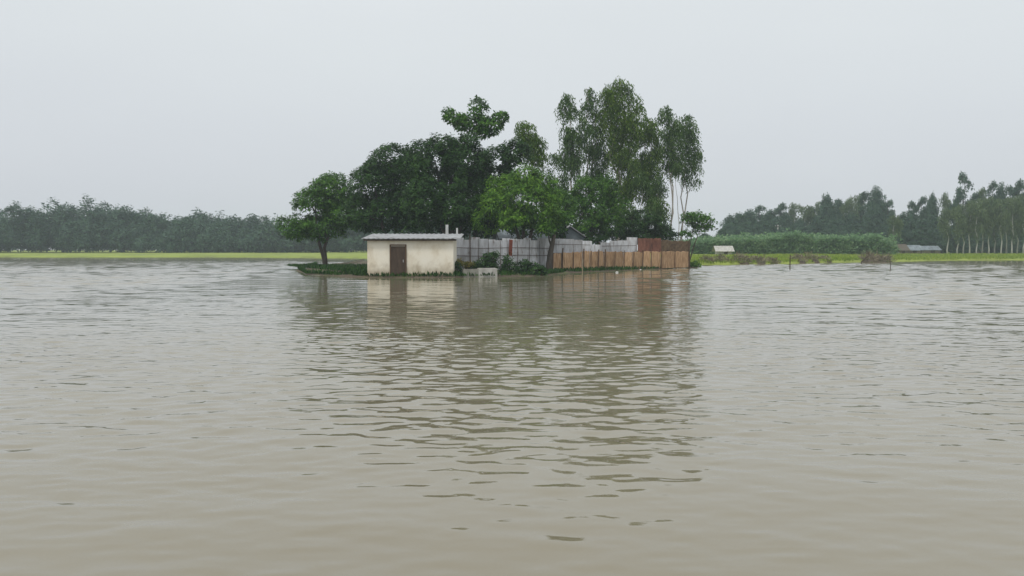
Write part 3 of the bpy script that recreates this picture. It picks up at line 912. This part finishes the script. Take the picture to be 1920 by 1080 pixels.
# grey sheets behind the left half of the panels
tg = thing('tin_fence', (A[0], A[1], .12), 'shorter grey tin fence showing above the bamboo mat panels', 'fence', rz=rz)
gx = [(1030, 1048, 2.42), (1048, 1064, 2.42), (1064, 1080, 2.40), (1080, 1097, 2.36), (1097, 1114, 2.28), (1114, 1130, 1.98), (1130, 1148, 2.16), (1148, 1164, 2.30), (1164, 1180, 2.34), (1180, 1199, 2.62)]
for i, (a, b_, h) in enumerate(gx):
    s0, s1 = along(a), along(b_)
    put('sheet', corrugated('sheet', s1 - s0 + .05, h - .5, M['tin'], 8), tg, (s0, .28 + .03 * (i % 2), .5), (random.uniform(-.02, .02), random.uniform(-.015, .015), 0))
for px in (1032, 1084, 1131, 1165, 1198):
    MB().tube([(along(px), .42, -.3), (along(px), .42, 2.2)], .05, 5).obj('post', M['wood_dark'], tg)
MB().tube([(along(1032), .2, 2.0), (along(1110), .2, 1.95)], .02, 5).obj('rail', M['wood_dark'], tg)
MB().tube([(along(1132), .2, 1.86), (along(1196), .2, 1.92)], .02, 5).obj('rail', M['wood_dark'], tg)

# tin houses behind the fences
def gable_house(loc, rz_, w, d, hw, hr, wallm, roofm, label, name='tin_house', cat='house', over=.3, door=True):
    """w along x, d along y; ridge along x"""
    h = thing(name, loc, label, cat, rz=rz_)
    me = bpy.data.meshes.new('wall')
    V = [(-w / 2, -d / 2, -.3), (w / 2, -d / 2, -.3), (w / 2, d / 2, -.3), (-w / 2, d / 2, -.3), (-w / 2, -d / 2, hw), (w / 2, -d / 2, hw), (w / 2, d / 2, hw), (-w / 2, d / 2, hw), (-w / 2, 0, hr), (w / 2, 0, hr)]
    me.from_pydata(V, [], [[0, 1, 5, 4], [2, 3, 7, 6], [1, 2, 6, 9, 5], [3, 0, 4, 8, 7], [3, 2, 1, 0]])
    me.materials.append(wallm)
    put('wall', me, h)
    mb = MB()
    k = (hr - hw) / (d / 2)
    for s_ in (-1, 1):
        b0 = len(mb.v)
        e = d / 2 + over
        n_ = 14
        for i in range(n_ + 1):
            x = -w / 2 - over + (w + 2 * over) * i / n_
            c_ = .02 * (1 if i % 2 else -1)
            for (yy, zz) in ((0, hr + .05), (s_ * e, hr + .05 - k * e)):
                mb.v += [(x, yy, zz + c_), (x, yy, zz + c_ + .05)]
        for i in range(n_):
            a = b0 + 4 * i
            mb.f += [[a, a + 2, a + 6, a + 4], [a + 1, a + 5, a + 7, a + 3], [a + 2, a + 3, a + 7, a + 6], [a, a + 4, a + 5, a + 1]]
        mb.f += [[b0, b0 + 1, b0 + 3, b0 + 2], [b0 + 4 * n_, b0 + 4 * n_ + 2, b0 + 4 * n_ + 3, b0 + 4 * n_ + 1]]
    mb.obj('roof', roofm, h)
    if door:
        MB().box((w * .1, -d / 2 - .02, hw * .42), (min(.8, w * .25), .06, hw * .84)).obj('door', M['wood_dark'], h)
    return h
gable_house((wx(985, 71), 73, .35), .12, 4.6, 4.0, 2.3, 3.35, M['tin_blue'], M['tin_blue'], 'blue-grey tin house behind the grey fence under the bright green tree')
gable_house((wx(1064, 72), 74.5, .35), PI / 2 + .1, 4.0, 3.2, 2.2, 3.3, M['tin_blue'], M['tin'], 'tin house with its gable end just right of the leaning trunk')

# stakes, litter
def stake(px, base_py, top_py, r_, m, label, lean=0.0, bend=0.0, name='stake'):
    x, Y = shore(px, base_py)
    h = (base_py - top_py) * Y / F
    o = MB().tube([(0, 0, -.6), (lean * .3 + bend, 0, h * .45), (lean, 0, h)], [r_, r_ * .9, r_ * .75], 6).obj(name, m, None, loc=(x, Y, 0))
    return tag(o, label, 'stake', 'stakes standing in the water')
stake(1092, 516, 486, .035, M['bamboo'], 'pale bamboo stake in the water before the bamboo mat panels', .03)
stake(1481, 503, 478, .055, M['wood_dark'], 'dark upright stake in open water before the brown weed bank', .02)
stake(1669, 506, 486, .035, M['wood_dark'], 'thin short stake in open water before the brushwood pile', -.04, .04)
stake(1612, 496, 481, .05, M['wood_dark'], 'leaning stick at the left foot of the brushwood pile', .9)

def bag(px, py, w, label):
    x, Y = shore(px, py)
    g = np.random.default_rng(int(px))
    mb = MB()
    n1, n2 = 5, 9
    for i in range(n1 + 1):
        for j in range(n2):
            th, ph = PI * i / n1, 2 * PI * j / n2
            q = g.uniform(.7, 1.15)
            mb.v.append((w * .5 * math.sin(th) * math.cos(ph) * q, w * .3 * math.sin(th) * math.sin(ph) * q, w * .22 * math.cos(th) * q + w * .08))
    for i in range(n1):
        for j in range(n2):
            mb.f.append([i * n2 + j, i * n2 + (j + 1) % n2, (i + 1) * n2 + (j + 1) % n2, (i + 1) * n2 + j])
    return tag(mb.obj('plastic_bag', M['plastic'], None, True, loc=(x, Y, .02)), label, 'litter', 'white litter at the water edge')
bag(862, 518.3, .34, 'crumpled white bag between the cream shed and the concrete block')
bag(1157, 511.5, .26, 'white scrap floating before the middle of the panel fence')
bag(1201, 506.5, .20, 'tiny white scrap at the foot of the panel fence, right of the other')

# ------------------------------------------------------------------ far bank: weeds, brushwood, huts
def weed_heap(name, parts, label, cat, n_=2600, stick=.5, seed=0, m='straw', lift=.25, h_core=.55):
    """parts: (px, py_base, half width px, height m)"""
    g = np.random.default_rng(seed)
    x0, Y0 = shore(parts[0][0], parts[0][1])
    root = thing(name, (x0, Y0, 0), label, cat)
    Ps, Ds, core = [], [], MB()
    for (px, py, hw, h) in parts:
        x, Y = shore(px, py)
        rx = hw * Y / F
        k = int(n_ * rx * 0.12) + 60
        d = rnd_dirs(k, g, .5); d[:, 2] = np.abs(d[:, 2])
        q = d * np.array([rx, 1.6, h]) * g.uniform(.5, 1.0, (k, 1))
        q += np.array([x - x0, Y - Y0, 0])
        q[:, 2] += .15 * h * noise3(q, 2.2, 2)
        e = rnd_dirs(k, g); e[:, 2] = np.abs(e[:, 2]) * .6 + lift * .4
        Ps.append(q); Ds.append(e)
        b0 = len(core.v)
        n1, n2 = 4, 12
        for i in range(n1 + 1):
            for j in range(n2):
                th, ph = PI / 2 * i / n1, 2 * PI * j / n2
                w = 1 + .15 * math.sin(3 * ph + px)
                core.v.append((x - x0 + rx * .9 * math.cos(th) * math.cos(ph) * w, Y - Y0 + 1.4 * math.cos(th) * math.sin(ph) * w, h * h_core * math.sin(th) - .1))
        for i in range(n1):
            for j in range(n2):
                core.f.append([b0 + i * n2 + j, b0 + i * n2 + (j + 1) % n2, b0 + (i + 1) * n2 + (j + 1) % n2, b0 + (i + 1) * n2 + j])
    core.obj('heap_core', M['soil'], root, True)
    P, D = np.concatenate(Ps), np.concatenate(Ds)
    put('dry_stalks', leaf_mesh('dry_stalks', P, D, rnd_dirs(len(P), g), stick * g.uniform(.5, 1.3, len(P)), .07, M[m]), root)
    return root
weed_heap('weed_bank', [(1326, 496.3, 16, .95), (1352, 496, 20, 1.15), (1388, 495.6, 22, 1.2), (1420, 495.2, 20, 1.0), (1446, 494.8, 14, .7)], 'long low bank of dried brown weeds left of the dark stake', 'weed bank', seed=51)
weed_heap('weed_bank', [(1496, 493.6, 16, 1.1), (1518, 493, 18, 1.3), (1543, 492.3, 16, .8)], 'shorter heap of dried brown weeds just right of the dark stake', 'weed bank', seed=52)
weed_heap('brushwood_pile', [(1628, 492, 12, 1.0), (1648, 491.5, 15, .85), (1664, 491, 6, .5)], 'pile of brown brushwood at the waterline before the bright grass strip', 'brushwood', seed=53, stick=1.1, n_=1800, lift=.6)

gable_house((wx(1352, 150), 148.5, .55), .0, 2.4, 2.0, 1.05, 1.7, M['concrete'], M['concrete'], 'small white-roofed hut in front of the jute field', 'hut', 'hut', .45)
gable_house((wx(1694, 176), 178, .85), .15, 2.4, 2.4, .9, 1.9, M['mud_wall'], M['thatch'], 'small brown thatched hut nearest the pale tall trunk', 'hut', 'hut', .4)
gable_house((wx(1721, 177), 180, .85), -.1, 3.0, 2.6, .8, 1.7, M['mud_wall'], M['tin_blue'], 'squat hut with a dull grey roof between the thatched and the long hut', 'hut', 'hut', .3)
gable_house((wx(1752, 177), 180, .85), .05, 4.0, 2.8, .8, 1.55, M['mud_wall'], M['tin_blue'], 'long low hut with a grey tin roof beside the plantation trunks', 'hut', 'hut', .3)
gable_house((wx(1842, 190), 192, .9), .05, 3.2, 2.8, 1.0, 1.8, M['mud_wall'], M['thatch'], 'dim hut half hidden among the plantation trunks', 'hut', 'hut', .3)

# electric pole beyond the jute
pb = Vector((wx(1458, 214), 214, 1.0))
po = thing('utility_pole', pb, 'faint pale electric pole above the jute field', 'utility pole')
MB().tube([(0, 0, -.3), (0, 0, 6.9)], [.17, .11], 8).obj('pole', M['concrete'], po, True)
MB().box((0, -.14, 6.5), (1.5, .1, .12)).obj('crossarm', M['wood_dark'], po)
for x in (-.65, 0, .65):
    MB().tube([(x, -.14, 6.57), (x, -.14, 6.78)], [.05, .03], 6).obj('insulator', M['white'], po)

# ------------------------------------------------------------------ jute field
g = np.random.default_rng(77)
def jute():
    xa, xb = wx(1288, 155), wx(1672, 155)
    n_ = 6500
    y = 153 + 34 * g.random(n_) ** 1.8
    x = xa + (xb - xa) * g.random(n_) * (y / 155)
    x = x + g.normal(scale=.9, size=n_)
    h = 2.75 + .55 * noise3(np.stack([x, y, x * 0], 1), .55, 1) + g.normal(scale=.36, size=n_)
    h *= 0.72 + .28 * smooth01((x / y * F + 960), 1300, 1370)
    h *= 1 - .55 * smooth01((x / y * F + 960), 1632, 1674) * g.random(n_) ** .6
    z0 = .62 + .012 * (y - 150)
    P, D, N, L = [], [], [], []
    for k in range(5):
        zz = h * (1 - (g.random(n_) ** 1.6) * .95) if k else h
        p = np.stack([x + g.normal(scale=.16, size=n_), y + g.normal(scale=.16, size=n_), z0 + zz], 1)
        d = rnd_dirs(n_, g); d[:, 2] = np.abs(d[:, 2]) * .4 + .05
        P.append(p); D.append(d); N.append(rnd_dirs(n_, g, 0.25)); L.append(g.uniform(.35, .75, n_))
    # stalks
    q = g.random(n_) < .5
    ps = np.stack([x[q], y[q], z0[q] - .1], 1)
    ds = np.tile([0, 0, 1.0], (len(ps), 1)) + g.normal(scale=.05, size=ps.shape)
    me = leaf_mesh('jute_field', np.concatenate(P + [ps]), np.concatenate(D + [ds]), np.concatenate(N + [rnd_dirs(len(ps), g)]),
                   np.concatenate(L + [h[q]]), np.concatenate([l * .6 for l in L] + [np.full(len(ps), .07)]), M['leaf_jute'])
    return put('jute_field', me)
tag(jute(), 'dense tall green jute crop on the far bank', kind='stuff')

def blades(name, pts, hgt, label, m='grass'):
    pts = np.asarray(pts)
    d = rnd_dirs(len(pts), g) * .45 + np.array([0, 0, 1.0])
    o = put(name, leaf_mesh(name, pts, d, rnd_dirs(len(pts), g), hgt * g.uniform(.5, 1.3, len(pts)), .09, M[m]))
    return tag(o, label, kind='stuff')
pts = []
ff = [Vector(p) for p in far_front[4:15]]
segL = [(b_ - a).length for a, b_ in zip(ff[:-1], ff[1:])]
def far_z(d):
    return np.interp(d, [0, .5, 3, 10, 28, 60], [0, .26, .36, .42, .72, .95])
for (a, b_), l in zip(zip(ff[:-1], ff[1:]), segL):
    for _ in range(int(l * 260)):
        t_ = random.random()
        d = 32 * random.random() ** 1.5 + .2
        p = a.lerp(b_, t_)
        pts.append((p.x, p.y + d, float(far_z(d)) - .02))
blades('grass', pts, .34, 'bright yellow-green grass strip along the far bank')
pts = []
vf = [Vector(p) for p in village_front[0:15]]
for a, b_ in zip(vf[:-1], vf[1:]):
    for _ in range(int((b_ - a).length * 60)):
        p = a.lerp(b_, random.random())
        d = random.random() ** 1.5 * 1.2 - .1
        pts.append((p.x - .3 * d, p.y + d, .05 + .1 * min(1, max(0, d))))
for _ in range(9000):
    x, y = random.uniform(-21, -8), random.uniform(53, 78)
    if (y - 52) > (-9 - x) * 2.2:
        pts.append((x, y, .2))
blades('grass', pts, .26, 'wet dark grass along the village water edge', 'leaf_dark')

# ------------------------------------------------------------------ far trees: a few kinds, then copies
def proto(kind, seed):
    g = np.random.default_rng(seed)
    root = bpy.data.objects.new('far_tree', None)
    if kind == 'gum':                     # 10 m: bare pale trunk, tall crown
        bl = []
        for i in range(11):
            z = 3.7 + 5.6 * i / 10
            w = 1.5 * math.sin(PI * min(1, .25 + .75 * (10 - i) / 10)) + .35
            a = g.uniform(0, 6.28)
            bl.append(((math.cos(a) * w * .6, math.sin(a) * w * .6, z + g.normal() * .2), (w * .62, w * .62, .95)))
        bl.append(((.1, 0, 9.5), (.5, .5, .6)))
        tm_ = trunk_mesh('trunk', (0, 0, -.3), [(g.uniform(-.3, .3), 0, 9.0)], bl, g, .17, M['bark_far'], .35, 1)
        P, D, N, L, Wd = gum_leaves(bl, g, dens=1.7, hang=(.5, 1.3), step=.22, size=.42, aspect=.35, gap=-.45, seed=seed)
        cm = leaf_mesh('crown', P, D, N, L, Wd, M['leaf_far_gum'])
    elif kind == 'tuft':                  # open uneven top, light shows through
        bl = []
        for i in range(8):
            z = 3.5 + 5.8 * i / 7
            a = i * 2.4 + g.uniform(-.5, .5)
            w = 1.6 - .13 * i
            bl.append(((math.cos(a) * w * .8, math.sin(a) * w * .8, z), (.95, .95, .65)))
        tm_ = trunk_mesh('trunk', (0, 0, -.3), [(.1, 0, 9.2), (-.7, .2, 7.5)], bl, g, .16, M['bark'], .3, 2)
        P, D, N, L, Wd = broad_leaves(bl, g, size=.42, dens=2.6, per=7, gap=-.35, hollow=.1, seed=seed)
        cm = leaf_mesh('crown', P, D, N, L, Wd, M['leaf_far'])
    else:                                  # dense rounded, leafy to the ground
        bl = [((0, 0, 6.8), (2.1, 2.1, 2.2)), ((.3, 0, 8.6), (1.2, 1.2, 1.2))]
        for i in range(9):
            a = i * 2.4
            bl.append(((math.cos(a) * 1.8, math.sin(a) * 1.8, 2.6 + 4.6 * g.random()), (1.35, 1.35, 1.25)))
        tm_ = trunk_mesh('trunk', (0, 0, -.3), [(0, 0, 7.5)], bl, g, .25, M['bark'], .2, 1)
        P, D, N, L, Wd = broad_leaves(bl, g, size=.5, dens=2.2, per=7, gap=-.6, hollow=.2, seed=seed)
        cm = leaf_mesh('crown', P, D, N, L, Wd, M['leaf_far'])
    return tm_, cm
KINDS = {}
for kd, sd_ in (('gum', 101), ('gum', 102), ('gum', 103), ('tuft', 111), ('tuft', 112), ('broad', 121), ('broad', 122), ('broad', 123)):
    KINDS.setdefault(kd, []).append(proto(kd, sd_))
cnt = [0]
def far_tree(kind, px, top_py, Y, hw=None, label=None, group=None, z0=1.0):
    pair = KINDS[kind][cnt[0] % len(KINDS[kind])]
    cnt[0] += 1
    x = wx(px, Y)
    top = at(px, top_py, Y).z
    s = (top - z0) / 10.2
    root = thing('far_tree', (x, Y, z0), label, 'tree', group, rz=random.uniform(0, 6.28))
    wdt = s if hw is None else hw * Y / F / (2.9 if kind == 'broad' else 1.9)
    root.scale = (wdt, wdt, s)
    put('trunk', pair[0], root)
    put('crown', pair[1], root)
    return root
G1 = 'hazy trees of the wood behind the jute field'
L1 = 'one of the hazy blue-green trees in the wood behind the jute field'
for px, tp, Y, hw, kd in [(1352, 428, 200, 14, 'broad'), (1370, 402, 228, 22, 'broad'), (1388, 396, 236, 22, 'broad'), (1405, 392, 232, 20, 'broad'), (1424, 384, 238, 20, 'tuft'), (1440, 390, 230, 22, 'broad'),
                          (1430, 412, 222, 22, 'broad'), (1463, 380, 238, 15, 'tuft'), (1450, 408, 226, 18, 'broad'), (1474, 400, 230, 18, 'broad'), (1489, 378, 236, 14, 'gum'), (1508, 382, 230, 16, 'gum'),
                          (1520, 386, 236, 16, 'tuft'), (1498, 410, 224, 20, 'broad'), (1536, 402, 226, 20, 'broad'), (1530, 376, 240, 13, 'gum'), (1562, 384, 226, 18, 'broad'), (1576, 372, 234, 16, 'tuft'), (1590, 372, 226, 17, 'gum'), (1604, 362, 234, 16, 'gum'),
                          (1618, 358, 228, 17, 'tuft'), (1596, 398, 218, 22, 'broad'), (1628, 392, 216, 20, 'broad'), (1652, 372, 226, 15, 'broad'), (1664, 374, 220, 14, 'tuft'), (1668, 402, 210, 16, 'broad'), (1560, 410, 216, 20, 'broad'), (1400, 414, 222, 20, 'broad'), (1380, 420, 212, 18, 'broad')]:
    far_tree(kd, px, tp, Y, hw, L1, G1)
far_tree('broad', 1547, 359, 228, 17, 'rounded crown standing highest in the left half of the hazy wood')
far_tree('broad', 1640, 349, 222, 20, 'highest tree at the right end of the hazy wood, beside the sky notch')
far_tree('broad', 1320, 436, 188, 16, 'low bushy tree behind the white-roofed hut')
far_tree('gum', 1675, 400, 172, 13, 'slender tree with a tall pale trunk at the right edge of the jute field', z0=.85)
L2, G2 = 'one of the darker trees behind the low huts', 'darker trees behind the low huts'
for px, tp, Y, hw, kd in [(1692, 397, 196, 18, 'broad'), (1710, 398, 200, 18, 'broad'), (1730, 408, 196, 20, 'broad'), (1750, 404, 196, 20, 'broad'), (1686, 425, 190, 16, 'broad'), (1716, 428, 188, 20, 'broad'), (1742, 430, 188, 18, 'broad'), (1765, 420, 192, 16, 'broad')]:
    far_tree(kd, px, tp, Y, hw, L2, G2)
far_tree('tuft', 1711, 376, 214, 13, 'open-topped tree just right of the sky notch, left of the peaked one')
far_tree('tuft', 1727, 367, 214, 13, 'open-topped tree touching the peaked tree on its left')
far_tree('broad', 1745, 360, 212, 14, 'pointed dark peaked tree behind the long low hut')
far_tree('gum', 1770, 356, 210, 10, 'thin feathery tree between the peaked tree and the tallest plantation tree')
far_tree('broad', 1815, 402, 196, 18, 'broad dim tree filling the gap below the tallest far tree')
far_tree('tuft', 1805, 322, 200, 17, 'tallest far tree, with a lumpy open crown above the plantation')
L3, G3 = 'one of the grey-green treetops standing behind the pale-trunked plantation', 'treetops behind the pale-trunked plantation'
for px, tp, Y, hw, kd in [(1790, 366, 200, 14, 'broad'), (1824, 360, 202, 14, 'tuft'), (1840, 349, 204, 13, 'gum'), (1858, 338, 202, 15, 'tuft'), (1874, 342, 204, 15, 'broad'), (1892, 346, 202, 14, 'tuft'), (1908, 336, 200, 15, 'tuft'), (1930, 345, 200, 16, 'broad'),
                          (1846, 372, 198, 18, 'broad'), (1885, 370, 198, 20, 'broad'), (1915, 372, 198, 18, 'broad')]:
    far_tree(kd, px, tp, Y, hw, L3, G3)
L4, G4 = 'one of the plantation trees standing back between the pale front trunks', 'pale-trunked plantation trees behind the bright grass'
for px, tp, Y in [(1776, 388, 172), (1795, 384, 171), (1806, 380, 175), (1818, 372, 174), (1831, 376, 171), (1842, 370, 177), (1854, 366, 172), (1865, 376, 176), (1877, 370, 171), (1887, 366, 175), (1897, 368, 171), (1907, 364, 174), (1919, 362, 171), (1932, 366, 173)]:
    lb = {1776: 'first pale-trunked plantation tree counted from the low huts, with the thickest trunk', 1795: 'second pale front trunk of the plantation counted from the low huts',
          1831: 'third pale front trunk of the plantation, right of the dim hut gap', 1854: 'fourth pale front trunk of the plantation counted from the low huts',
          1877: 'fifth pale front trunk of the plantation counted from the low huts', 1897: 'sixth pale front trunk of the plantation counted from the low huts',
          1919: 'last pale front trunk of the plantation at the edge of the picture'}.get(px, L4)
    far_tree('gum', px, tp, Y, 15, lb, G4, .88)

L5, G5 = 'one of the low dark bushes closing the view behind the plantation trunks', 'low bushes behind the plantation trunks'
for i in range(11):
    far_tree('broad', 1766 + 17 * i, 434 + (i * 7) % 13, 187 + (i * 5) % 7, 17, L5, G5, -.3)
for i in range(9):
    far_tree('broad', 1362 + 36 * i, 432 - (i * 11) % 9, 205 + (i * 5) % 7, 22, 'one of the dark low trees rising just over the far edge of the jute field', 'low trees along the far edge of the jute field')

# distant wood beyond the open water on the left
def distant_wood():
    n_ = 620
    x = g.uniform(-190, 4, n_); y = 232 + g.uniform(0, 26, n_) + .02 * np.abs(x)
    h = 7.5 + 6.0 * noise3(np.stack([x, y, x * 0], 1), .09, 2) + g.normal(scale=1.6, size=n_)
    h = np.clip(h, 3, 15)
    bl = [((a, b_, 1 + c * .58), (2.6, 2.4, c * .46)) for a, b_, c in zip(x, y, h)]
    P, D, N, L, Wd = broad_leaves(bl, g, size=.85, dens=.5, per=5, gap=-.6)
    return put('distant_wood', leaf_mesh('distant_wood', P, D, N, L, Wd, M['leaf_far']))
tag(distant_wood(), 'hazy wood along the far shore of the open water', kind='stuff')

# ------------------------------------------------------------------ haze
hz = MB().box((0, 295, 10.5), (1540, 690, 24.0))
mh = bpy.data.materials.new('haze')
mh.use_nodes = True
nt = mh.node_tree
nt.nodes.clear()
ho = nt.nodes.new('ShaderNodeOutputMaterial')
pv = nt.nodes.new('ShaderNodeVolumePrincipled')
pv.inputs['Color'].default_value = (0.80, 0.92, 1.0, 1)
pv.inputs['Density'].default_value = 0.00055
nt.links.new(pv.outputs[0], ho.inputs['Volume'])
tag(hz.obj('haze', mh), 'thin pale damp haze over the water', kind='stuff')
